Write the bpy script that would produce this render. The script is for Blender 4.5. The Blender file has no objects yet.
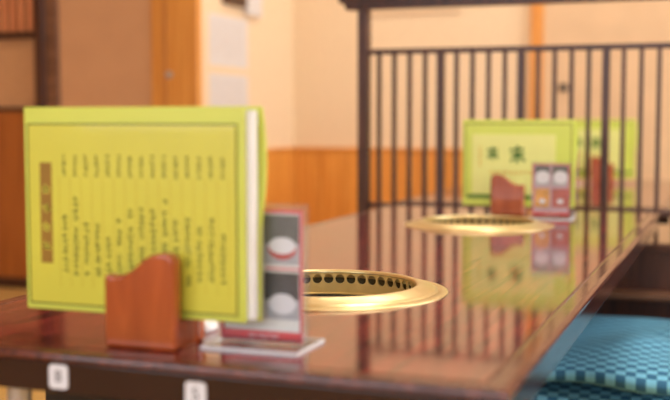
import bpy, bmesh, math, random
from mathutils import Vector, Matrix
PI = math.pi
S = bpy.context.scene
C = S.collection

# ------------------------------------------------------------------ materials
def new_mat(name):
    m = bpy.data.materials.new(name); m.use_nodes = True
    return m, m.node_tree, m.node_tree.nodes['Principled BSDF']

def plain(name, col, rough=0.5, metal=0.0, var=0.06, scale=30, bump=0.0, **kw):
    """a colour with a slight procedural mottling and optional bump"""
    m, nt, b = new_mat(name)
    tc = nt.nodes.new('ShaderNodeTexCoord')
    no = nt.nodes.new('ShaderNodeTexNoise'); no.inputs['Scale'].default_value = scale
    nt.links.new(tc.outputs['Object'], no.inputs['Vector'])
    rp = nt.nodes.new('ShaderNodeValToRGB')
    rp.color_ramp.elements[0].position = 0.3; rp.color_ramp.elements[1].position = 0.7
    rp.color_ramp.elements[0].color = tuple(c*(1-var) for c in col) + (1,)
    rp.color_ramp.elements[1].color = tuple(min(1, c*(1+var)) for c in col) + (1,)
    nt.links.new(no.outputs['Fac'], rp.inputs['Fac'])
    nt.links.new(rp.outputs['Color'], b.inputs['Base Color'])
    b.inputs['Roughness'].default_value = rough
    b.inputs['Metallic'].default_value = metal
    for k, v in kw.items(): b.inputs[k.replace('_', ' ')].default_value = v
    if bump:
        bp = nt.nodes.new('ShaderNodeBump'); bp.inputs['Strength'].default_value = bump
        bp.inputs['Distance'].default_value = 0.002
        nt.links.new(no.outputs['Fac'], bp.inputs['Height']); nt.links.new(bp.outputs['Normal'], b.inputs['Normal'])
    return m

def wood(name, c1, c2, rough=0.35, stretch=(30, 30, 2), scale=1.0, bump=0.05, rotz=0.0, distortion=1.5, **kw):
    """grain stretched along one axis: small number in stretch = along the grain"""
    m, nt, b = new_mat(name)
    tc = nt.nodes.new('ShaderNodeTexCoord')
    mp = nt.nodes.new('ShaderNodeMapping')
    mp.inputs['Scale'].default_value = stretch
    mp.inputs['Rotation'].default_value = (0, 0, rotz)
    nt.links.new(tc.outputs['Object'], mp.inputs['Vector'])
    no = nt.nodes.new('ShaderNodeTexNoise')
    no.inputs['Scale'].default_value = scale; no.inputs['Detail'].default_value = 6
    no.inputs['Distortion'].default_value = distortion
    nt.links.new(mp.outputs['Vector'], no.inputs['Vector'])
    rp = nt.nodes.new('ShaderNodeValToRGB')
    rp.color_ramp.elements[0].position = 0.32; rp.color_ramp.elements[1].position = 0.68
    rp.color_ramp.elements[0].color = c1 + (1,); rp.color_ramp.elements[1].color = c2 + (1,)
    nt.links.new(no.outputs['Fac'], rp.inputs['Fac']); nt.links.new(rp.outputs['Color'], b.inputs['Base Color'])
    b.inputs['Roughness'].default_value = rough
    for k, v in kw.items(): b.inputs[k.replace('_', ' ')].default_value = v
    if bump:
        bp = nt.nodes.new('ShaderNodeBump'); bp.inputs['Strength'].default_value = bump
        bp.inputs['Distance'].default_value = 0.001
        nt.links.new(no.outputs['Fac'], bp.inputs['Height']); nt.links.new(bp.outputs['Normal'], b.inputs['Normal'])
    return m

def lin(r, g, b):
    f = lambda v: (v/255/12.92) if v/255 <= 0.04045 else ((v/255+0.055)/1.055)**2.4
    return (f(r), f(g), f(b))

M = {}
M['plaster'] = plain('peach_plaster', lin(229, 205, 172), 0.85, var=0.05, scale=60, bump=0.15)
M['plaster_dim'] = plain('shade_toned_plaster', lin(200, 152, 106), 0.85, var=0.05, scale=60, bump=0.15)  # darker copy of the plaster; the dimmer light on these walls is in the colour
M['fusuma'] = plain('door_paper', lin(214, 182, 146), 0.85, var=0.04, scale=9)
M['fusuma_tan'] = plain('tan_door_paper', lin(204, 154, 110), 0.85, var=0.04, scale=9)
M['ceiling'] = plain('ceiling_board', lin(225, 210, 190), 0.9)
M['amber'] = wood('amber_wood', lin(202, 128, 48), lin(228, 160, 74), 0.4, (45, 45, 2.2), bump=0.05)
M['rust'] = wood('rust_wood', lin(150, 82, 28), lin(178, 104, 42), 0.4, (45, 45, 2.2), bump=0.05)
M['dark'] = wood('dark_lattice_wood', lin(50, 26, 18), lin(84, 48, 32), 0.36, (60, 60, 3), bump=0.04)
M['slat'] = wood('reddish_slat_wood', lin(206, 124, 76), lin(232, 156, 104), 0.5, (45, 45, 2.2))
M['ledge'] = wood('brown_ledge_wood', lin(96, 62, 44), lin(132, 92, 66), 0.35, (2, 60, 60))
M['tatami'] = wood('tatami_straw', lin(190, 150, 80), lin(214, 176, 104), 0.7, (6, 160, 6), bump=0.2)
M['white'] = plain('white_paper', lin(238, 236, 232), 0.7, var=0.02)
M['sheet'] = plain('notice_paper', lin(212, 208, 208), 0.8, var=0.02)
M['faint'] = plain('faint_print', lin(196, 190, 190), 0.8, var=0.02)
M['label'] = plain('sticker_white', lin(228, 230, 238), 0.4, var=0.02)
M['ink'] = plain('ink', lin(60, 60, 68), 0.6)
M['lime'] = plain('lime_cover', lin(206, 222, 92), 0.35, var=0.03, scale=12)
M['lime_front'] = plain('yellow_lime_cover', lin(206, 214, 88), 0.35, var=0.03, scale=12)
M['lime_pale'] = plain('pale_lime_print', lin(226, 232, 140), 0.4, var=0.03, scale=12)
M['yellow'] = plain('yellow_page', lin(210, 206, 74), 0.32, var=0.035, scale=9, Coat_Weight=0.3)
M['olive'] = plain('olive_print', lin(116, 118, 34), 0.5)
M['line'] = plain('fine_rule_print', lin(194, 176, 52), 0.5)
M['banner'] = plain('brown_banner_print', lin(150, 112, 30), 0.5)
M['green_ink'] = plain('green_print', lin(84, 130, 48), 0.5)
M['orange_ink'] = plain('orange_print', lin(224, 184, 76), 0.5)
M['stand_wood'] = wood('stand_wood', lin(150, 66, 26), lin(178, 86, 38), 0.28, (26, 26, 5), bump=0.03, Coat_Weight=0.5)
M['legpale'] = plain('pale_metal', lin(190, 186, 184), 0.35, 0.7)
M['brass_satin'] = plain('satin_brass', lin(232, 200, 128), 0.38, 0.35)
M['duct'] = plain('hole_shade_brass', lin(90, 74, 36), 0.5, 0.4)  # brass coloured dark to give the shade inside the vent holes
M['black'] = plain('black_iron', (0.012, 0.012, 0.014), 0.5, 0.3)
M['steelblack'] = plain('black_painted_steel', (0.015, 0.013, 0.013), 0.45)
M['red'] = plain('red_print', lin(224, 20, 30), 0.35)
M['pinkborder'] = plain('crimson_print', lin(214, 40, 70), 0.35)
M['pinktext'] = plain('pale_pink_print', lin(250, 200, 205), 0.35)
M['photo_grey'] = plain('photo_grey', lin(96, 96, 94), 0.35, var=0.25, scale=60)
M['photo_light'] = plain('photo_light', lin(178, 178, 186), 0.35, var=0.1, scale=60)
M['photo_dark'] = plain('photo_dark', lin(60, 58, 62), 0.35, var=0.3, scale=60)
M['photo_amber'] = plain('photo_amber', lin(224, 160, 70), 0.35, var=0.25, scale=50)
M['photo_pink'] = plain('photo_pink', lin(186, 90, 80), 0.35, var=0.25, scale=60)
M['dish'] = plain('dish_print', lin(236, 234, 240), 0.35, var=0.02)
M['food_red'] = plain('food_print', lin(200, 60, 50), 0.35, var=0.2, scale=200)
M['button'] = plain('white_plastic', lin(236, 236, 238), 0.25)
M['card_lilac'] = plain('lilac_card', lin(196, 164, 176), 0.4)
M['blue_print'] = plain('blue_print', lin(40, 80, 190), 0.4)

# brass: satin, slightly brushed
m, nt, b = new_mat('gold_brass')
tc = nt.nodes.new('ShaderNodeTexCoord'); no = nt.nodes.new('ShaderNodeTexNoise')
no.inputs['Scale'].default_value = 40; no.inputs['Detail'].default_value = 4
nt.links.new(tc.outputs['Object'], no.inputs['Vector'])
rp = nt.nodes.new('ShaderNodeValToRGB')
rp.color_ramp.elements[0].color = lin(216, 192, 130) + (1,); rp.color_ramp.elements[1].color = lin(242, 226, 178) + (1,)
nt.links.new(no.outputs['Fac'], rp.inputs['Fac']); nt.links.new(rp.outputs['Color'], b.inputs['Base Color'])
b.inputs['Metallic'].default_value = 0.8; b.inputs['Roughness'].default_value = 0.3
M['brass'] = m

# glossy lacquered table top: dark red-brown, fine diagonal figure
def table_mat(name, c1, c2, rough, rotz, stretch):
    m, nt, b = new_mat(name)
    tc = nt.nodes.new('ShaderNodeTexCoord'); mp = nt.nodes.new('ShaderNodeMapping')
    mp.inputs['Rotation'].default_value = (0, 0, rotz); mp.inputs['Scale'].default_value = stretch
    nt.links.new(tc.outputs['Object'], mp.inputs['Vector'])
    no = nt.nodes.new('ShaderNodeTexNoise'); no.inputs['Scale'].default_value = 1; no.inputs['Detail'].default_value = 5
    no.inputs['Distortion'].default_value = 0.6
    nt.links.new(mp.outputs['Vector'], no.inputs['Vector'])
    rp = nt.nodes.new('ShaderNodeValToRGB')
    rp.color_ramp.elements[0].position = 0.41; rp.color_ramp.elements[1].position = 0.60
    rp.color_ramp.elements[0].color = c1 + (1,); rp.color_ramp.elements[1].color = c2 + (1,)
    nt.links.new(no.outputs['Fac'], rp.inputs['Fac']); nt.links.new(rp.outputs['Color'], b.inputs['Base Color'])
    b.inputs['Roughness'].default_value = rough
    b.inputs['Coat Weight'].default_value = 0.3; b.inputs['Coat Roughness'].default_value = 0.05
    n2 = nt.nodes.new('ShaderNodeTexNoise'); n2.inputs['Scale'].default_value = 14; n2.inputs['Detail'].default_value = 2
    nt.links.new(tc.outputs['Object'], n2.inputs['Vector'])
    bp = nt.nodes.new('ShaderNodeBump'); bp.inputs['Strength'].default_value = 0.05; bp.inputs['Distance'].default_value = 0.001
    nt.links.new(n2.outputs['Fac'], bp.inputs['Height'])
    b2 = nt.nodes.new('ShaderNodeBump'); b2.inputs['Strength'].default_value = 0.12; b2.inputs['Distance'].default_value = 0.0004
    nt.links.new(no.outputs['Fac'], b2.inputs['Height']); nt.links.new(bp.outputs['Normal'], b2.inputs['Normal'])
    nt.links.new(b2.outputs['Normal'], b.inputs['Normal']); nt.links.new(b2.outputs['Normal'], b.inputs['Coat Normal'])
    return m
M['table'] = table_mat('lacquered_table_wood', lin(56, 14, 18), lin(142, 48, 42), 0.075, 0.0, (190, 7, 20))
M['table_edge'] = table_mat('lacquered_edge_wood', lin(70, 30, 24), lin(104, 50, 38), 0.16, 0, (60, 60, 60))
M['apron'] = plain('dark_apron_wood', lin(44, 20, 20), 0.14, var=0.15, scale=20)

# clear acrylic
def acrylic(name, haze):
    m = bpy.data.materials.new(name); m.use_nodes = True; nt = m.node_tree; nt.nodes.clear()
    out = nt.nodes.new('ShaderNodeOutputMaterial'); tr = nt.nodes.new('ShaderNodeBsdfTransparent')
    tr.inputs['Color'].default_value = (0.96, 0.97, 0.97, 1)
    gl = nt.nodes.new('ShaderNodeBsdfGlossy'); gl.inputs['Roughness'].default_value = 0.04
    df = nt.nodes.new('ShaderNodeBsdfDiffuse'); df.inputs['Color'].default_value = (0.86, 0.88, 0.9, 1)
    fr = nt.nodes.new('ShaderNodeFresnel'); fr.inputs['IOR'].default_value = 1.4
    m1 = nt.nodes.new('ShaderNodeMixShader'); m2 = nt.nodes.new('ShaderNodeMixShader'); m2.inputs[0].default_value = haze
    ge = nt.nodes.new('ShaderNodeNewGeometry'); mu = nt.nodes.new('ShaderNodeMath'); mu.operation = 'SUBTRACT'; mu.use_clamp = True
    nt.links.new(fr.outputs[0], mu.inputs[0]); nt.links.new(ge.outputs['Backfacing'], mu.inputs[1])   # no mirror on the inner faces
    nt.links.new(mu.outputs[0], m1.inputs[0]); nt.links.new(tr.outputs[0], m1.inputs[1]); nt.links.new(gl.outputs[0], m1.inputs[2])
    nt.links.new(m1.outputs[0], m2.inputs[1]); nt.links.new(df.outputs[0], m2.inputs[2]); nt.links.new(m2.outputs[0], out.inputs['Surface'])
    return m
M['acrylic'] = acrylic('clear_acrylic', 0.03); M['acrylic_bright_edge'] = acrylic('bright_edge_acrylic', 0.75)  # the second is whitened so the edges look bright with caught light

# checked cushion cloth (two blues, ichimatsu check) on UV
m, nt, b = new_mat('blue_check_cloth')
tc = nt.nodes.new('ShaderNodeTexCoord')
ck = nt.nodes.new('ShaderNodeTexChecker'); ck.inputs['Scale'].default_value = 1.0
ck.inputs['Color1'].default_value = lin(112, 184, 214) + (1,); ck.inputs['Color2'].default_value = lin(38, 100, 138) + (1,)
mp = nt.nodes.new('ShaderNodeMapping'); mp.inputs['Scale'].default_value = (36, 36, 1)
nt.links.new(tc.outputs['UV'], mp.inputs['Vector']); nt.links.new(mp.outputs['Vector'], ck.inputs['Vector'])
no = nt.nodes.new('ShaderNodeTexNoise'); no.inputs['Scale'].default_value = 55; no.inputs['Detail'].default_value = 3
nt.links.new(tc.outputs['UV'], no.inputs['Vector'])
mx = nt.nodes.new('ShaderNodeMix'); mx.data_type = 'RGBA'; mx.blend_type = 'MULTIPLY'; mx.inputs[0].default_value = 0.55
nt.links.new(ck.outputs['Color'], mx.inputs[6]); nt.links.new(no.outputs['Color'], mx.inputs[7])
nt.links.new(ck.outputs['Color'], b.inputs['Base Color'])
b.inputs['Roughness'].default_value = 0.8; b.inputs['Sheen Weight'].default_value = 0.0
bp = nt.nodes.new('ShaderNodeBump'); bp.inputs['Strength'].default_value = 0.3; bp.inputs['Distance'].default_value = 0.002
nt.links.new(no.outputs['Fac'], bp.inputs['Height']); nt.links.new(bp.outputs['Normal'], b.inputs['Normal'])
M['check'] = m

def emit(name, col, s):
    m = bpy.data.materials.new(name); m.use_nodes = True; nt = m.node_tree
    b = nt.nodes['Principled BSDF']; b.inputs['Base Color'].default_value = col + (1,)
    b.inputs['Emission Color'].default_value = col + (1,); b.inputs['Emission Strength'].default_value = s
    return m
M['daylit_dim'] = emit('dim_glow_shoji_paper', (0.80, 0.88, 1.0), 2.2)  # weaker glow put into the rear paper in place of daylight
M['daylit'] = emit('daylit_shoji_paper', (0.86, 0.93, 1.0), 5.0)

# ------------------------------------------------------------------ mesh helpers
def add_box(bm, x0, x1, y0, y1, z0, z1):
    vs = [bm.verts.new((x, y, z)) for z in (z0, z1) for y in (y0, y1) for x in (x0, x1)]
    for f in ((0, 2, 3, 1), (4, 5, 7, 6), (0, 1, 5, 4), (2, 6, 7, 3), (0, 4, 6, 2), (1, 3, 7, 5)):
        bm.faces.new([vs[i] for i in f])

def add_quad(bm, pts): bm.faces.new([bm.verts.new(p) for p in pts])

def add_cyl(bm, c, r, h, n=32, r2=None):
    r2 = r if r2 is None else r2
    a = [bm.verts.new((c[0]+r*math.cos(2*PI*i/n), c[1]+r*math.sin(2*PI*i/n), c[2])) for i in range(n)]
    t = [bm.verts.new((c[0]+r2*math.cos(2*PI*i/n), c[1]+r2*math.sin(2*PI*i/n), c[2]+h)) for i in range(n)]
    for i in range(n): bm.faces.new((a[i], a[(i+1) % n], t[(i+1) % n], t[i]))
    bm.faces.new(a[::-1]); bm.faces.new(t)

def add_lathe(bm, prof, n=96, closed=False):
    rings = [[bm.verts.new((r*math.cos(2*PI*i/n), r*math.sin(2*PI*i/n), z)) for i in range(n)] for r, z in prof]
    m = len(prof)
    for j in range(m if closed else m-1):
        A, B = rings[j], rings[(j+1) % m]
        for i in range(n): bm.faces.new((A[i], A[(i+1) % n], B[(i+1) % n], B[i]))

def add_prism_xz(bm, poly, y0, y1):
    a = [bm.verts.new((x, y0, z)) for x, z in poly]; b_ = [bm.verts.new((x, y1, z)) for x, z in poly]
    n = len(poly)
    bm.faces.new(a); bm.faces.new(b_[::-1])
    for i in range(n): bm.faces.new((a[i], b_[i], b_[(i+1) % n], a[(i+1) % n]))

def obj(name, bm, mat, parent=None, bevel=0.0, smooth=False, loc=(0, 0, 0), segs=2, recalc=True):
    if recalc: bmesh.ops.recalc_face_normals(bm, faces=bm.faces)
    me = bpy.data.meshes.new(name); bm.to_mesh(me); bm.free()
    mats = mat if isinstance(mat, (list, tuple)) else [mat]
    for x in mats: me.materials.append(M[x] if isinstance(x, str) else x)
    if smooth:
        for p in me.polygons: p.use_smooth = True
    o = bpy.data.objects.new(name, me); C.objects.link(o); o.location = loc
    if parent is not None: o.parent = parent
    if bevel:
        md = o.modifiers.new('bevel', 'BEVEL'); md.width = bevel; md.segments = segs; md.limit_method = 'ANGLE'
        md.angle_limit = math.radians(35); md.harden_normals = False
    return o

def tag(o, label, cat, group=None):
    o['label'] = label; o['category'] = cat
    if group: o['group'] = group
    return o

def thing(name, label, cat, loc=(0, 0, 0), rotz=0, group=None):
    o = bpy.data.objects.new(name, None); C.objects.link(o); o.empty_display_size = 0.05
    o.location = loc; o.rotation_euler = (0, 0, rotz)
    return tag(o, label, cat, group)

def struct(name, bm, mat, parent=None, **kw):
    o = obj(name, bm, mat, parent, **kw)
    if parent is None: o['kind'] = 'structure'
    return o

def boxobj(name, b, mat, parent=None, bevel=0.0, fn=obj, **kw):
    bm = bmesh.new(); add_box(bm, *b); return fn(name, bm, mat, parent, bevel=bevel, **kw)

# the origin is on the tatami under the photographer; x across the table, y along it, z up
# ------------------------------------------------------------------ setting
LX, BY, AY, CH = -1.863, 4.50, 3.09, 2.35
PX = -1.60                                                          # free end of the alcove wall
RX, NY, AX = 2.1, -1.3, -2.9
boxobj('floor', (AX-0.1, RX+0.1, NY-0.1, BY+0.1, -0.08, 0), 'tatami', fn=struct)
boxobj('ceiling', (AX-0.1, RX+0.1, NY-0.1, BY+0.1, CH, CH+0.08), 'ceiling', fn=struct)
boxobj('wall_back', (LX-0.1, RX+0.1, BY, BY+0.1, 0, CH), 'plaster', fn=struct)
boxobj('wall_left', (LX-0.10, LX, AY+0.12, BY, 0, CH), 'plaster', fn=struct)
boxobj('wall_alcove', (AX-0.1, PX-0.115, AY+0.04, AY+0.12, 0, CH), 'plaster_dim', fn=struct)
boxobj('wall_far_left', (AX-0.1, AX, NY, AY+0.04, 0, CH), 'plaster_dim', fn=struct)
# right wall and rear wall with a window opening each
def wall_with_hole(name, axis, c0, c1, a0, a1, h0, h1, z0, z1, mat):
    bm = bmesh.new()
    for (u0, u1, w0, w1) in ((a0, h0, 0, CH), (h1, a1, 0, CH), (h0, h1, 0, z0), (h0, h1, z1, CH)):
        if axis == 'x': add_box(bm, c0, c1, u0, u1, w0, w1)
        else: add_box(bm, u0, u1, c0, c1, w0, w1)
    return struct(name, bm, mat)
wall_with_hole('wall_right', 'x', RX, RX+0.1, NY-0.1, BY, 1.4, 4.1, 0.35, 2.0, 'plaster')
wall_with_hole('wall_rear', 'y', NY-0.1, NY, AX, RX, -2.2, 1.2, 0.5, 2.0, 'plaster')
def shoji(name, axis, c, h0, h1, z0, z1, n, pane):
    bm = bmesh.new()
    def B(u0, u1, w0, w1, t=0.02):
        if axis == 'x': add_box(bm, c-t, c+t, u0, u1, w0, w1)
        else: add_box(bm, u0, u1, c-t, c+t, w0, w1)
    B(h0, h1, z0, z0+0.04); B(h0, h1, z1-0.04, z1)
    for i in range(n+1):
        u = h0 + (h1-h0-0.03)*i/n; B(u, u+0.03, z0, z1)
    for j in range(1, 4):
        w = z0 + (z1-z0)*j/4; B(h0, h1, w, w+0.012, 0.012)
    w_ = struct(name, bm, 'dark')
    bm = bmesh.new()
    if axis == 'x': add_box(bm, c-0.003+0.03, c+0.003+0.03, h0, h1, z0, z1)
    else: add_box(bm, h0, h1, c-0.003-0.03, c+0.003-0.03, z0, z1)
    obj('pane', bm, pane, w_)
shoji('window_1', 'x', RX+0.05, 1.4, 4.1, 0.35, 2.0, 4, 'daylit')
shoji('window_2', 'y', NY-0.05, -2.2, 1.2, 0.5, 2.0, 5, 'daylit_dim')

# back wall: amber wainscot, cap, amber post, papered sliding door
WX = -0.806                                                          # left face of the post
def planks(name, x0, x1, y0, y1, z0, z1, mat, pitch=0.12, axis='x'):
    bm = bmesh.new(); u, e = (x0, x1) if axis == 'x' else (y0, y1)
    n = max(1, round((e-u)/pitch)); p = (e-u)/n
    for i in range(n):
        a, b_ = u+i*p+0.0012, u+(i+1)*p-0.0012
        if axis == 'x': add_box(bm, a, b_, y0, y1, z0, z1)
        else: add_box(bm, x0, x1, a, b_, z0, z1)
    return struct(name, bm, mat, bevel=0.0015)
planks('trim_1', LX+0.012, WX, BY-0.012, BY, 0.0, 0.444, 'amber')
boxobj('trim_2', (LX+0.02, WX, BY-0.020, BY, 0.444, 0.456), 'amber', fn=struct, bevel=0.002)
planks('trim_3', LX, LX+0.012, AY+0.12, BY, 0.0, 0.444, 'amber', axis='y')
boxobj('trim_4', (LX, LX+0.020, AY+0.12, BY, 0.444, 0.456), 'amber', fn=struct, bevel=0.002)
boxobj('trim_5', (WX, WX+0.052, BY-0.03, BY, 0, CH), 'amber', fn=struct, bevel=0.004)
boxobj('trim_6', (-1.50, -1.10, BY-0.014, BY, 1.030, 1.040), 'plaster', fn=struct, bevel=0.002)
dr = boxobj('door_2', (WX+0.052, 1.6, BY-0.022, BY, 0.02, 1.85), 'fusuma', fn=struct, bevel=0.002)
boxobj('door_frame', (WX+0.052, 1.6, BY-0.03, BY, 1.85, 1.90), 'amber', dr, bevel=0.003)
bm = bmesh.new(); add_box(bm, -0.686, -0.655, BY-0.030, BY-0.020, 0.692, 0.722)
obj('door_pull', bm, 'steelblack', dr, bevel=0.003)

# alcove wall to the left: rust wainscot, dark baseboard, dark post, tan sliding door, amber jamb post
planks('trim_7', -2.88, -2.215, AY+0.028, AY+0.04, 0.03, 0.606, 'rust', 0.2)
boxobj('trim_8', (-2.88, -2.215, AY+0.022, AY+0.04, 0.606, 0.620), 'dark', fn=struct, bevel=0.002)
boxobj('baseboard_left', (-2.88, -2.215, AY+0.012, AY+0.04, 0.0, 0.035), 'dark', fn=struct, bevel=0.002)
boxobj('trim_9', (-2.215, -2.178, AY, AY+0.04, 0, CH), 'dark', fn=struct, bevel=0.003)
boxobj('trim_10', (-2.178, -2.128, AY+0.01, AY+0.04, 0, CH), 'ledge', fn=struct, bevel=0.003)
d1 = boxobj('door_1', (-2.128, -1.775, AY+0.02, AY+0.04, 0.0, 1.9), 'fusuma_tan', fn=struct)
boxobj('door_stile', (-1.775, -1.722, AY+0.008, AY+0.04, 0.0, 1.9), 'amber', d1, bevel=0.003)
boxobj('trim_12', (-1.722, -1.712, AY+0.012, AY+0.04, 0, CH), 'dark', fn=struct)
boxobj('trim_11', (-1.712, PX, AY-0.01, AY+0.025, 0, CH), 'amber', fn=struct, bevel=0.004)
bm = bmesh.new(); add_cyl(bm, (0, 0, 0), 0.012, 0.006, 20)
lk = obj('door_lock', bm, 'legpale', d1, bevel=0.001); lk.rotation_euler = (PI/2, 0, 0); lk.location = (-1.70, AY-0.008, 0.72)

# ------------------------------------------------------------------ lattice partition
LY = 2.86
lat = thing('lattice_partition', 'dark brown wooden lattice partition standing between the two tables', 'partition', (-0.972, LY, 0))
ox = -0.972
boxobj('post', (-0.014, 0.014, -0.018, 0.018, 0, 0.878), 'dark', lat, 0.002)
boxobj('post', (1.62, 1.65, -0.018, 0.018, 0, 0.878), 'dark', lat, 0.002)
bm = bmesh.new(); add_box(bm, -0.065, 1.70, -0.03, 0.03, 0.895, 0.96); add_box(bm, -0.05, 1.68, -0.022, 0.022, 0.878, 0.895)
obj('top_beam', bm, 'dark', lat, 0.002)
boxobj('top_rail', (0.014, 1.62, -0.012, 0.012, 0.756, 0.770), 'dark', lat, 0.0015)
boxobj('bottom_rail', (0.014, 1.62, -0.013, 0.013, 0.335, 0.350), 'dark', lat, 0.0015)
k = 1
while ox + 0.0434*k < 0.62:
    x = 0.0434*k; hw = 0.0095 if k % 5 == 0 else 0.0055
    dy = 0.011 if k % 5 == 0 else 0.007
    bm = bmesh.new()
    add_box(bm, x-hw, x+hw, -dy, dy, 0.262, 0.756)
    obj('bar', bm, 'dark', lat, 0.0012); k += 1
boxobj('base_panel', (0.014, 1.62, -0.014, 0.014, 0.0, 0.248), 'dark', lat)
boxobj('base_rail', (0.014, 1.62, -0.022, 0.022, 0.246, 0.264), 'dark', lat, 0.002)
boxobj('base_rail', (0.014, 1.62, -0.070, 0.014, 0.128, 0.146), 'ledge', lat, 0.003)
boxobj('base_rail', (0.014, 1.62, -0.026, 0.014, 0.0, 0.03), 'dark', lat, 0.003)

# ------------------------------------------------------------------ tables
def arc_loop(bm, cx, cy, r, n, z):
    return [bm.verts.new((cx+r*math.cos(2*PI*i/n), cy+r*math.sin(2*PI*i/n), z)) for i in range(n)]

def make_table(name, label, x0, x1, y0, y1, grills, stickers):
    cx, cy = (x0+x1)/2, (y0+y1)/2; W, L = (x1-x0)/2, (y1-y0)/2
    t = thing(name, label, 'table', (cx, cy, 0))
    T = 0.35; e = 0.026                                             # edge strip width
    # top panel with the openings
    bm = bmesh.new()
    a, b_ = W-e, L-e
    edges = []
    def loop(vs):
        for i in range(len(vs)): edges.append(bm.edges.new((vs[i], vs[(i+1) % len(vs)])))
    N = 20
    pts = [(-a+2*a*i/N, -b_) for i in range(N)] + [(a, -b_+2*b_*i/N) for i in range(N)] + \
          [(a-2*a*i/N, b_) for i in range(N)] + [(-a, b_-2*b_*i/N) for i in range(N)]
    loop([bm.verts.new((x, y, T)) for x, y in pts])
    for gx, gy in grills: loop(arc_loop(bm, gx-cx, gy-cy, 0.142, 96, T))
    bmesh.ops.triangle_fill(bm, use_beauty=True, use_dissolve=False, edges=edges)
    r = bmesh.ops.extrude_face_region(bm, geom=bm.faces[:])
    bmesh.ops.translate(bm, vec=(0, 0, -0.010), verts=[v for v in r['geom'] if isinstance(v, bmesh.types.BMVert)])
    obj('tabletop', bm, 'table', t)
    # moulded edge strip: groove, rounded nosing
    prof = [(-e, -0.010), (-e, -0.0005), (-e+0.0015, -0.0020), (-e+0.003, -0.0005), (-e+0.005, 0.0), (-0.006, 0.0), (-0.002, -0.0010),
            (-0.0006, -0.003), (0.0, -0.006), (-0.0004, -0.0088), (-0.0025, -0.0105), (-0.006, -0.011)]
    bm = bmesh.new(); rings = []
    for sx, sy in ((-1, -1), (1, -1), (1, 1), (-1, 1)):
        rings.append([bm.verts.new((sx*(W+p), sy*(L+p), T+z)) for p, z in prof])
    n = len(prof)
    for i in range(4):
        A, B = rings[i], rings[(i+1) % 4]
        for j in range(n): bm.faces.new((A[j], A[(j+1) % n], B[(j+1) % n], B[j]))
    obj('edge_strip', bm, 'table_edge', t)
    # apron under it
    bm = bmesh.new(); q = 0.004; d = 0.022; z0, z1 = T-0.042, T-0.011
    add_box(bm, -W+q, W-q, -L+q, -L+q+d, z0, z1); add_box(bm, -W+q, W-q, L-q-d, L-q, z0, z1)
    add_box(bm, -W+q, -W+q+d, -L+q+d, L-q-d, z0, z1); add_box(bm, W-q-d, W-q, -L+q+d, L-q-d, z0, z1)
    obj('apron', bm, 'apron', t, 0.0015)
    for sx in (-1, 1):
        for sy in (-1, 1):
            bm = bmesh.new(); add_cyl(bm, (sx*(W-0.174), sy*(L-0.045), 0.0), 0.013, z1, 24)
            add_cyl(bm, (sx*(W-0.174), sy*(L-0.045), 0.0), 0.022, 0.006, 24)
            lg = obj('leg', bm, 'legpale', t, 0.001, smooth=False); lg['label'] = 'pale metal tube leg'
    for sxw, zc, ch in stickers:
        bm = bmesh.new(); hw, hh, r_ = 0.0110, 0.0122, 0.004; pts = []
        for cxx, czz, a0 in ((hw-r_, hh-r_, 0), (-hw+r_, hh-r_, 90), (-hw+r_, -hh+r_, 180), (hw-r_, -hh+r_, 270)):
            for s in range(5):
                an = math.radians(a0+22.5*s); pts.append((cxx+r_*math.cos(an), czz+r_*math.sin(an)))
        add_prism_xz(bm, pts, -0.0008, 0.0)
        st = obj('number_sticker', bm, 'label', t, loc=(sxw-cx, -L+q, zc)); st['label'] = 'small white rounded sticker with a dark numeral'
        cu = bpy.data.curves.new('numeral', 'FONT'); cu.body = ch; cu.size = 0.017; cu.align_x = 'CENTER'; cu.align_y = 'CENTER'
        tmp = bpy.data.objects.new('numeral', cu); C.objects.link(tmp)
        me = bpy.data.meshes.new_from_object(tmp.evaluated_get(bpy.context.evaluated_depsgraph_get()))
        bpy.data.objects.remove(tmp)
        me.materials.clear(); me.materials.append(M['ink'])
        o = bpy.data.objects.new('numeral', me); C.objects.link(o); o.parent = st
        o.rotation_euler = (PI/2, 0, 0); o.location = (0, -0.0011, 0)
    return t

TX0, TX1, TY0, TY1 = -0.88, -0.177, 0.902, 2.785
G = [(-0.5145, 1.36), (-0.527, 2.325)]
make_table('low_dining_table', 'long glossy red-brown table with two round gold grills', TX0, TX1, TY0, TY1, G,
           [(-0.628, 0.3245, '8'), (-0.4755, 0.3200, '5')])
make_table('low_dining_table', 'glossy brown table behind the lattice partition', -0.90, -0.16, 2.93, 4.28, [], [])

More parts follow.
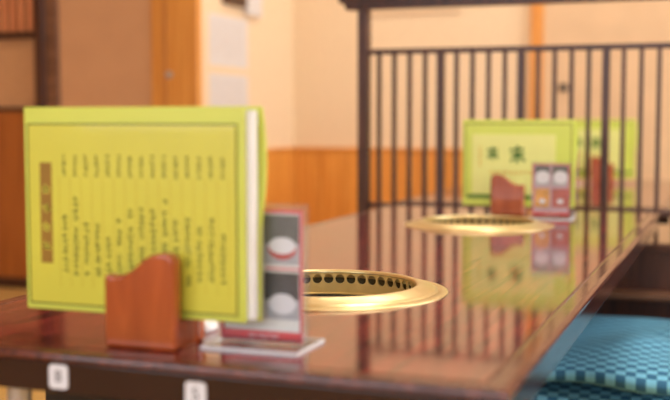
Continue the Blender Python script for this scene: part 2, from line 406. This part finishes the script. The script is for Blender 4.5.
# ------------------------------------------------------------------ table grills
def make_grill(loc, label):
    g = thing('table_grill', label, 'table grill', loc, 0, None)
    # domed flange, raised toward the opening
    prof = [(0.1815, 0.0), (0.181, 0.0012), (0.178, 0.0020), (0.1685, 0.0030), (0.1670, 0.0008), (0.1665, 0.0034), (0.158, 0.0062),
            (0.148, 0.0090), (0.141, 0.0112), (0.137, 0.0114), (0.1345, 0.0104), (0.1335, 0.0080), (0.1335, 0.0065), (0.1365, 0.0065), (0.1365, 0.0), ]
    prof = [(r*0.894, z) for r, z in prof]
    bm = bmesh.new(); add_lathe(bm, prof, 128, closed=True); obj('rim', bm, 'brass', g, smooth=True)
    # wall with a row of round vent holes just under the rim
    R, n = 0.1197, 46; zt, zb = 0.0066, -0.0095; hz = -0.0018; hr = 0.0069; K = 16
    bm = bmesh.new(); da = 2*PI/n
    for i in range(n):
        ac = i*da
        def pt(u, z, rr=R): a = ac+u/R; return bm.verts.new((rr*math.cos(a), rr*math.sin(a), z))
        hwid = da*R/2
        outer = []; inner = []; back = []
        for k_ in range(K):
            th = 2*PI*k_/K; c, s = math.cos(th), math.sin(th)
            sc = 1/max(abs(c), abs(s)); u, v = c*sc, s*sc
            zz = hz+v*((zt-hz) if v > 0 else (hz-zb))
            outer.append(pt(u*hwid, zz)); inner.append(pt(hr*c, hz+hr*s)); back.append(pt(hr*c, hz+hr*s, R+0.003))
        for k_ in range(K):
            j = (k_+1) % K
            bm.faces.new((outer[k_], outer[j], inner[j], inner[k_])); bm.faces.new((inner[k_], inner[j], back[j], back[k_]))
    bmesh.ops.remove_doubles(bm, verts=bm.verts, dist=0.0004)
    for f in bm.faces: f.normal_update()
    obj('vent_wall', bm, 'brass_satin', g, recalc=False)
    bm = bmesh.new(); add_lathe(bm, [(R, -0.0094), (R, -0.0215), (R-0.002, -0.0225), (R-0.002, -0.024), (R+0.003, -0.024), (R+0.003, -0.0094)], 96)
    obj('inner_ring', bm, 'brass_satin', g, smooth=False)
    bm = bmesh.new(); add_lathe(bm, [(R+0.018, 0.0), (R+0.018, -0.05), (R-0.002, -0.05)], 96); obj('air_duct', bm, 'duct', g, smooth=True)
    bm = bmesh.new(); add_lathe(bm, [(R-0.0005, -0.024), (R-0.006, -0.060), (R-0.03, -0.11), (0.0005, -0.115)], 64)
    obj('fire_bowl', bm, 'black', g, smooth=True)
    bm = bmesh.new()
    rr = 0.108
    for i in range(-6, 7):
        x = i*0.0155; h = math.sqrt(rr*rr-x*x)
        add_box(bm, x-0.0018, x+0.0018, -h, h, -0.034, -0.0305)
    add_lathe(bm, [(rr, -0.0355), (rr+0.004, -0.0355), (rr+0.004, -0.0305), (rr, -0.0305)], 64, closed=True)
    obj('grate', bm, 'black', g)
    bm = bmesh.new()
    x0, x1, y0, y1, z0, z1, q = -0.31, 0.165, -0.20, 0.20, -0.30, -0.030, 0.004
    add_box(bm, x0, x1, y0, y1, z0, z0+q)
    add_box(bm, x0, x1, y0, y0+q, z0+q, z1); add_box(bm, x0, x1, y1-q, y1, z0+q, z1)
    add_box(bm, x0, x0+q, y0+q, y1-q, z0+q, z1); add_box(bm, x1-q, x1, y0+q, y1-q, z0+q, z1)
    obj('housing_dark_fill', bm, 'steelblack', g)  # grill body, widened to the left to fill the dark under the tabletop
    return g
g0 = make_grill((G[0][0], G[0][1], 0.35), 'nearer round gold grill set in the table beside the card holder')
g1 = g0.copy(); C.objects.link(g1); g1.location = (G[1][0], G[1][1], 0.35)
tag(g1, 'farther round gold grill in front of the small wooden holder', 'table grill')
for ch in list(g0.children):
    c = ch.copy(); C.objects.link(c); c.parent = g1
for g in (g0, g1): g['group'] = 'round gold grills set in the table'

# ------------------------------------------------------------------ menus
rnd = random.Random(4)
def glyph(bm, cx, cz, s, y, dens=4):
    """a small brush-like character: crossing strokes, flat on the page"""
    for _ in range(dens):
        w = s*rnd.uniform(0.5, 1.0); h = s*0.16
        ox_, oz_ = rnd.uniform(-0.15, 0.15)*s, rnd.uniform(-0.4, 0.4)*s
        if rnd.random() < 0.4: w, h = h, w; ox_, oz_ = oz_, ox_
        x0, x1, z0, z1 = cx+ox_-w/2, cx+ox_+w/2, cz+oz_-h/2, cz+oz_+h/2
        sl = rnd.uniform(-0.15, 0.15)*s if w > h else 0
        add_quad(bm, [(x0, y, z0-sl), (x1, y, z0+sl), (x1, y, z1+sl), (x0, y, z1-sl)])

def menu_body(t, W, H, covermat, short=0.0):
    """two hinged lime covers with a block of white leaves between them"""
    bm = bmesh.new(); add_box(bm, 0, W-short, 0, 0.004, 0, H); obj('front_cover', bm, covermat, t, 0.0012)
    bm = bmesh.new()
    for i in range(4): add_box(bm, 0.004, W-0.002-0.0008*(i % 2), 0.0046+i*0.0028, 0.0046+i*0.0028+0.0022, 0.003, H-0.004-0.001*(i % 2))
    obj('leaves', bm, 'white', t)
    # back cover, its free side bowed a little outward
    bm = bmesh.new(); nx, nz = 14, 12; V = {}
    for side in (0, 1):
        for i in range(nx+1):
            for j in range(nz+1):
                u, v = i/nx, j/nz
                k_ = max(0, (u-0.55)/0.45)**2 * max(0, v-0.45)*(1.05-v)*4.5
                V[side, i, j] = bm.verts.new((W*u+0.010*k_, 0.0165+0.013*k_+side*0.0022, H*v))
    for side in (0, 1):
        for i in range(nx):
            for j in range(nz):
                bm.faces.new((V[side, i, j], V[side, i+1, j], V[side, i+1, j+1], V[side, i, j+1]))
    for i in range(nx):
        for j in (0, nz): bm.faces.new((V[0, i, j], V[0, i+1, j], V[1, i+1, j], V[1, i, j]))
    for j in range(nz):
        for i in (0, nx): bm.faces.new((V[0, i, j], V[0, i, j+1], V[1, i, j+1], V[1, i, j]))
    obj('back_cover', bm, covermat, t)

def frame(bm, x0, x1, z0, z1, w, y):
    for q in ((x0, x1, z0, z0+w), (x0, x1, z1-w, z1), (x0, x0+w, z0+w, z1-w), (x1-w, x1, z0+w, z1-w)):
        add_quad(bm, [(q[0], y, q[2]), (q[1], y, q[2]), (q[1], y, q[3]), (q[0], y, q[3])])

W, H = 0.266, 0.214
mn = thing('menu_folder', 'large lime folder with yellow page of vertical text, nearest the camera', 'menu', (-0.709, 0.9685, 0.3785))
menu_body(mn, W, H, 'lime_front', 0.009)
pg = boxobj('page', (0.005, W-0.017, -0.0012, 0.0, 0.0065, H-0.017), 'yellow', mn)
pg['label'] = 'yellow page printed with columns of small vertical text'
bm = bmesh.new(); frame(bm, 0.005, W-0.017, 0.0065, H-0.017, 0.0016, -0.0016); obj('border_print', bm, 'olive', pg)
bm = bmesh.new()
for i in range(15):
    x = 0.0500+i*0.01310
    for j in range(5): glyph(bm, x, 0.1625-0.0046*j, 0.0046, -0.0015, 4)
    top = rnd.choice([0.085, 0.10, 0.092, 0.118, 0.108, 0.078, 0.098])
    z = top
    while z > 0.036:
        glyph(bm, x, z, 0.0062, -0.0015, 4); z -= 0.0064
        if rnd.random() < 0.10: z -= 0.006
obj('text_print', bm, 'olive', pg)
bm = bmesh.new()
for i in range(16):
    x = 0.0434+i*0.01310; add_quad(bm, [(x, -0.0014, 0.026), (x+0.0007, -0.0014, 0.026), (x+0.0007, -0.0014, 0.142), (x, -0.0014, 0.142)])
obj('rule_print', bm, 'line', pg)
bm = bmesh.new(); add_quad(bm, [(0.0200, -0.0014, 0.050), (0.0345, -0.0014, 0.050), (0.0345, -0.0014, 0.156), (0.0200, -0.0014, 0.156)])
obj('banner_print', bm, 'banner', pg)
bm = bmesh.new()
for j in range(4): glyph(bm, 0.0273, 0.128-0.020*j, 0.0095, -0.0017, 6)
obj('banner_text', bm, 'yellow', pg)

def cover_menu(label, loc):
    t = thing('menu_folder', label, 'menu', loc)
    menu_body(t, 0.270, H-0.005, 'lime')
    p_ = boxobj('cover_print', (0.024, 0.226, -0.001, 0.0, 0.030, H-0.040), 'lime_pale', t)
    bm = bmesh.new(); frame(bm, 0.006, 0.264, 0.024, H-0.014, 0.0022, -0.0005); obj('border_print', bm, 'olive', t)
    bm = bmesh.new()
    add_quad(bm, [(0.012, -0.0006, 0.018), (0.262, -0.0006, 0.018), (0.262, -0.0006, 0.027), (0.012, -0.0006, 0.027)])
    obj('band_print', bm, 'green_ink', t)
    # two brushed green characters and an orange line
    y = -0.0014
    for cx_, cz_, s in ((0.075, 0.128, 0.032), (0.135, 0.126, 0.042)):
        bm = bmesh.new()
        for (a, b_, c, d, w) in ((-0.45, 0.25, 0.35, 0.32, 0.12), (0.0, 0.5, -0.02, -0.5, 0.13), (-0.4, -0.02, 0.4, 0.05, 0.12), (0.0, 0.02, -0.4, -0.42, 0.1), (0.05, 0.0, 0.42, -0.4, 0.13)):
            p, q = Vector((cx_+a*s, cz_+b_*s)), Vector((cx_+c*s, cz_+d*s)); nrm = (q-p).orthogonal().normalized()*w*s/2
            add_quad(bm, [(v.x, y, v.y) for v in (p-nrm, q-nrm*1.4, q+nrm*1.4, p+nrm)])
        obj('title_character', bm, 'green_ink', p_)
    bm = bmesh.new()
    for i in range(13): glyph(bm, 0.072+0.0095*i, 0.082, 0.008, y, 5)
    obj('subtitle_print', bm, 'orange_ink', p_)
    bm = bmesh.new()
    for j in range(6): glyph(bm, 0.044, 0.142-0.0085*j, 0.007, y, 5)
    obj('side_print', bm, 'orange_ink', p_)
    return t
cover_menu('lime folder standing at the far end of the table before the lattice', (-0.633, 2.611, 0.3695))
cover_menu('lime folder seen through the bars on the rear table', (-0.612, 3.965, 0.3695))

# ------------------------------------------------------------------ wooden menu holders
def stand(label, loc, flip=False, bh=0.0275):
    t = thing('menu_holder', label, 'menu holder', loc)
    def panel(y0, y1, hs, nm):
        w = 0.080
        top = [(0.0, 0.0742), (0.012, 0.0728), (0.022, 0.0742), (0.031, 0.0785), (0.038, 0.0845), (0.045, 0.0905), (0.053, 0.0950),
               (0.062, 0.0972), (0.071, 0.0975), (0.0755, 0.0955), (0.0785, 0.0925), (w, 0.0870)]
        pl_ = [(x, z*hs) for x, z in top]
        if flip: pl_ = [(w-x, z) for x, z in pl_][::-1]
        poly = [(0, 0.0)] + pl_ + [(w, 0.0)]
        bm = bmesh.new(); add_prism_xz(bm, poly, y0, y1)
        obj(nm, bm, 'stand_wood', t, 0.004, segs=3)
    panel(0.0, 0.017, 1.0, 'front_board')
    panel(0.052, 0.068, 0.62, 'back_board')
    boxobj('base', (0.002, 0.078, 0.017, 0.052, 0.0, bh), 'stand_wood', t, 0.001)
    return t
stand('reddish wooden wave-topped holder gripping the nearest lime folder', (-0.597, 0.941, 0.35))
stand('reddish wooden wave-topped holder at the far end of the table', (-0.557, 2.584, 0.35), flip=True, bh=0.0185)
stand('reddish wooden holder seen through the bars on the rear table', (-0.490, 3.938, 0.35), flip=True, bh=0.0185)

# ------------------------------------------------------------------ acrylic card holders
def card_holder(label, loc, rotz=0, far=False, blue=False):
    t = thing('card_holder', label, 'card holder', loc, rotz)
    bm = bmesh.new(); add_box(bm, -0.003, 0.099, -0.036, 0.038, 0, 0.003); obj('base', bm, 'acrylic', t)
    bm = bmesh.new()
    for q in ((-0.003, 0.099, -0.0378, -0.0362, 0, 0.003), (-0.003, 0.099, 0.0382, 0.0396, 0, 0.003), (-0.0046, -0.0032, -0.036, 0.038, 0, 0.003), (0.0992, 0.1006, -0.036, 0.038, 0, 0.003)): add_box(bm, *q)
    obj('base_edge', bm, 'acrylic_bright_edge', t)  # pale strips carry the edge highlight in their colour
    # front and rear sheets as one clear sleeve with the card between
    bm = bmesh.new(); add_box(bm, 0.0, 0.098, -0.0042, -0.0022, 0.003, 0.145); add_box(bm, 0.0, 0.098, 0.0, 0.0020, 0.003, 0.145)
    obj('sleeve', bm, 'acrylic', t)
    cd = boxobj('card', (0.002, 0.0925, -0.0016, -0.0006, 0.0045, 0.139), 'card_lilac' if far else 'white', t)
    cd['label'] = 'printed card with four dish photographs and a red foot band'
    y = -0.0019
    bm = bmesh.new(); frame(bm, 0.002, 0.0925, 0.0045, 0.139, 0.0032, y)
    obj('border_print', bm, 'pinkborder', cd)
    bm = bmesh.new(); add_quad(bm, [(0.0045, y, 0.0052), (0.0900, y, 0.0052), (0.0900, y, 0.0155), (0.0045, y, 0.0155)]); obj('foot_band', bm, 'red', cd)
    bm = bmesh.new()
    for i in range(8): glyph(bm, 0.035+0.0042*i, 0.0105, 0.0042, y-0.0001, 6)
    obj('foot_text', bm, 'pinktext', cd)
    cells = [(0.008, 0.044, 0.084, 0.134, 'photo_grey'), (0.050, 0.0885, 0.084, 0.134, 'photo_grey'),
             (0.008, 0.044, 0.028, 0.076, 'photo_amber' if far else 'photo_dark'), (0.050, 0.0885, 0.028, 0.076, 'photo_pink' if far else 'photo_dark')]
    for n, (x0, x1, z0, z1, mt) in enumerate(cells):
        bm = bmesh.new(); add_quad(bm, [(x0, y, z0), (x1, y, z0), (x1, y, z1), (x0, y, z1)])
        zl = z0+(z1-z0)*0.42; f = bm.faces.new([bm.verts.new(p) for p in ((x0, y-0.00005, z0), (x1, y-0.00005, z0), (x1, y-0.00005, zl), (x0, y-0.00005, zl))]); f.material_index = 3
        # dish: ellipse of plate and a smaller heap of food, printed in the photograph
        def ell(cx, cz, a, b_, yy, mi):
            f = bm.faces.new([bm.verts.new((cx+a*math.cos(2*PI*i/28), yy, cz+b_*math.sin(2*PI*i/28))) for i in range(28)]); f.material_index = mi
        cx_ = (x0+x1)/2+0.001; cz_ = z0+0.016
        if n < 2:
            ell(cx_, cz_, 0.0155, 0.0110, y-0.0001, 2 if not far else 1); ell(cx_, cz_+0.003+0.004*far, 0.0150+0.002*far, 0.0085+0.006*far, y-0.0002, 1)
        elif not far:
            ell(cx_, cz_, 0.015, 0.0105, y-0.0001, 1)
        else:
            ell(cx_, cz_, 0.008, 0.006, y-0.0001, 1)
        obj('dish_photo', bm, [mt, 'dish', 'food_red', 'photo_light' if n < 2 or not far else mt], cd, recalc=False)
    if blue:
        bm = bmesh.new(); add_quad(bm, [(0.056, y-0.0004, 0.030), (0.088, y-0.0004, 0.030), (0.088, y-0.0004, 0.060), (0.058, y-0.0004, 0.060)]); obj('blue_patch', bm, 'blue_print', cd)
    if far: t.scale = (0.95, 1, 0.91)
    if not far:
        bm = bmesh.new(); add_quad(bm, [(0.052, y, 0.0785), (0.0900, y, 0.0785), (0.0900, y, 0.0805), (0.052, y, 0.0805)]); obj('divider_print', bm, 'pinkborder', cd)
    return t
card_holder('clear acrylic card holder beside the nearest lime folder', (-0.4975, 1.004, 0.35))
card_holder('clear acrylic card holder at the far end of the table', (-0.450, 2.537, 0.35), far=True)
card_holder('clear acrylic card holder seen through the bars on the rear table', (-0.615, 3.86, 0.35), math.radians(3), far=True, blue=True)

# call button, half hidden between holder and card stand
cb = thing('call_button', 'small white round call button behind the nearest wooden holder', 'call button', (-0.552, 1.055, 0.35))
bm = bmesh.new(); add_lathe(bm, [(0.0005, 0), (0.023, 0), (0.024, 0.003), (0.022, 0.010), (0.016, 0.013), (0.0005, 0.0135)], 40); obj('body', bm, 'button', cb, smooth=True)
bm = bmesh.new(); add_cyl(bm, (0, 0, 0.0134), 0.009, 0.003, 24, 0.0075); obj('push_button', bm, 'button', cb, 0.0008)

# ------------------------------------------------------------------ floor cushions
def cushion(label, loc, s, seed, rotz):
    r_ = random.Random(seed); n = 56; h = 0.072; L2 = s/2
    bm = bmesh.new(); uvl = bm.loops.layers.uv.new('UVMap'); V = {}
    ph = [r_.uniform(0, 6) for _ in range(6)]
    def hfun(u, v):
        e = (max(0, 1-abs(u)**2.6)*max(0, 1-abs(v)**2.6))**0.5
        dent = 0.35*math.exp(-(u*u+v*v)/0.02)
        wr = 0.12*math.sin(9*u+ph[0]+2*math.sin(3*v+ph[1]))+0.08*math.sin(6*v+ph[2]+2*math.sin(4*u+ph[3]))
        return max(0, e*(1-dent+wr*min(1, e)))
    def shape(u, v):
        k_ = 1-0.045*(1-v*v)*abs(u)**6; l_ = 1-0.045*(1-u*u)*abs(v)**6
        return u*L2*k_, v*L2*l_
    for side in (1, -1):
        for i in range(n+1):
            for j in range(n+1):
                u, v = math.sin(PI/2*(2*i/n-1)), math.sin(PI/2*(2*j/n-1))
                if side == -1 and (i in (0, n) or j in (0, n)): V[side, i, j] = V[1, i, j]; continue
                x, y = shape(u, v)
                z = h/2 + (side*h/2*hfun(u, v) if side == 1 else -h/2*min(1, hfun(u, v)*1.15))
                z += 0.005*math.sin(6*u+ph[4])*abs(v)**3+0.005*math.sin(5*v+ph[5])*abs(u)**3
                V[side, i, j] = bm.verts.new((x+0.008*math.sin(8*v+ph[0])*u, y+0.010*math.sin(8*u+ph[2])*v, z))
    for side in (1, -1):
        for i in range(n):
            for j in range(n):
                f = bm.faces.new([V[side, a, b_] for a, b_ in ((i, j), (i+1, j), (i+1, j+1), (i, j+1))])
                for lp, (a, b_) in zip(f.loops, ((i, j), (i+1, j), (i+1, j+1), (i, j+1))):
                    # arc-length-ish uv so squares stay square over the edge
                    uu, vv = 2*a/n-1, 2*b_/n-1
                    su, sv = math.sin(PI/2*uu), math.sin(PI/2*vv)
                    lp[uvl].uv = (0.5+0.46*su+0.04*uu, 0.5+0.46*sv+0.04*vv)
    o = obj('floor_cushion', bm, 'check', None, smooth=True)
    o.location = loc; o.rotation_euler = (0, 0, rotz)
    return tag(o, label, 'cushion', 'blue checked floor cushions right of the table')
cushion('blue checked floor cushion, upper of the two stacked right of the table', (-0.14, 2.40, 0.048), 0.66, 3, math.radians(1.5))
cushion('blue checked floor cushion, lower of the two stacked right of the table', (-0.135, 2.41, 0.0), 0.68, 8, math.radians(-1))

# ------------------------------------------------------------------ things on the walls
fb = thing('slatted_board', 'dark-framed board of upright wooden slats at upper left', 'wall board', (-2.52, AY+0.04, 0.87))
boxobj('backing', (-0.33, 0.33, -0.006, 0.0, 0.0, 0.62), 'dark', fb)
bm = bmesh.new()
for q in ((-0.345, 0.345, -0.03, 0, -0.02, 0.0), (-0.345, 0.345, -0.03, 0, 0.62, 0.64), (-0.345, -0.33, -0.03, 0, 0, 0.62), (0.33, 0.345, -0.03, 0, 0, 0.62)): add_box(bm, *q)
obj('frame', bm, 'dark', fb, 0.002)
for i in range(19):
    boxobj('slat', (-0.322+0.0345*i, -0.322+0.0345*i+0.0195, -0.020, -0.006, 0.004, 0.616), 'slat', fb, 0.002)

def notice(label, y0, y1, z0, z1):
    t = boxobj('paper_notice', (0, 0.0012, -(y1-y0)/2, (y1-y0)/2, 0, z1-z0), 'sheet', loc=(LX+0.0002, (y0+y1)/2, z0))
    bm = bmesh.new()
    n = int((y1-y0-0.04)/0.022)
    for i in range(n):
        y = -(y1-y0)/2+0.025+0.022*i
        z = z1-z0-0.02; 
        while z > 0.02+rnd.uniform(0, 0.03):
            hh = rnd.uniform(0.004, 0.007)
            add_quad(bm, [(0.0014, y, z-hh), (0.0014, y+0.008, z-hh), (0.0014, y+0.008, z), (0.0014, y, z)]); z -= hh+0.003
    obj('text_print', bm, 'faint', t)
    return tag(t, label, 'notice', 'paper notices on the side wall')
notice('upper white paper notice on the pale side wall', 3.68, 4.02, 0.782, 0.975)
notice('lower white paper notice on the pale side wall', 3.68, 4.02, 0.575, 0.752)
pl = thing('wall_plaque', 'dark wooden plaque with pale end above the notices', 'plaque', (LX, 3.98, 1.02))
boxobj('board', (0, 0.02, -0.19, 0.0, 0, 0.12), 'dark', pl, 0.003)
boxobj('pale_end', (0, 0.022, 0.001, 0.14, -0.025, 0.12), 'sheet', pl, 0.003)

# ------------------------------------------------------------------ light
def area(name, loc, rot, sx, sy, power, col):
    l = bpy.data.lights.new(name, 'AREA'); l.shape = 'RECTANGLE'; l.size = sx; l.size_y = sy
    l.energy = power; l.color = col
    o = bpy.data.objects.new(name, l); C.objects.link(o); o.location = loc; o.rotation_euler = rot
    return o
area('window_daylight_right', (RX-0.03, 2.75, 1.18), (0, PI/2, 0), 1.6, 2.6, 28, (1.0, 0.93, 0.84))
area('window_daylight_rear', (-0.5, NY+0.03, 1.25), (PI/2, 0, 0), 3.3, 1.4, 15, (0.86, 0.92, 1.0))
area('ceiling_lamp_rear_table', (-0.9, 3.6, CH-0.06), (0, 0, 0), 0.9, 0.5, 13, (1.0, 0.88, 0.72))
area('ceiling_lamp_table', (0.05, 1.7, CH-0.06), (0, 0, 0), 0.6, 0.6, 19, (1.0, 0.9, 0.78))
w = bpy.data.worlds.new('World'); S.world = w; w.use_nodes = True
w.node_tree.nodes['Background'].inputs['Color'].default_value = (0.8, 0.88, 1, 1)
w.node_tree.nodes['Background'].inputs['Strength'].default_value = 0.6

# ------------------------------------------------------------------ camera
cam = bpy.data.cameras.new('camera'); co = bpy.data.objects.new('camera', cam); C.objects.link(co)
co.location = (0, 0, 0.58); co.rotation_euler = (math.radians(90-4.25), 0, math.radians(20.3))
cam.sensor_width = 36; cam.lens = 36*1090/670; cam.clip_start = 0.02
cam.dof.use_dof = True; cam.dof.focus_distance = 1.55; cam.dof.aperture_fstop = 2.8
S.camera = co
S.view_settings.view_transform = 'Standard'; S.view_settings.look = 'None'
S.view_settings.exposure = 0.15; S.view_settings.gamma = 1.0; S.view_settings.use_curve_mapping = False
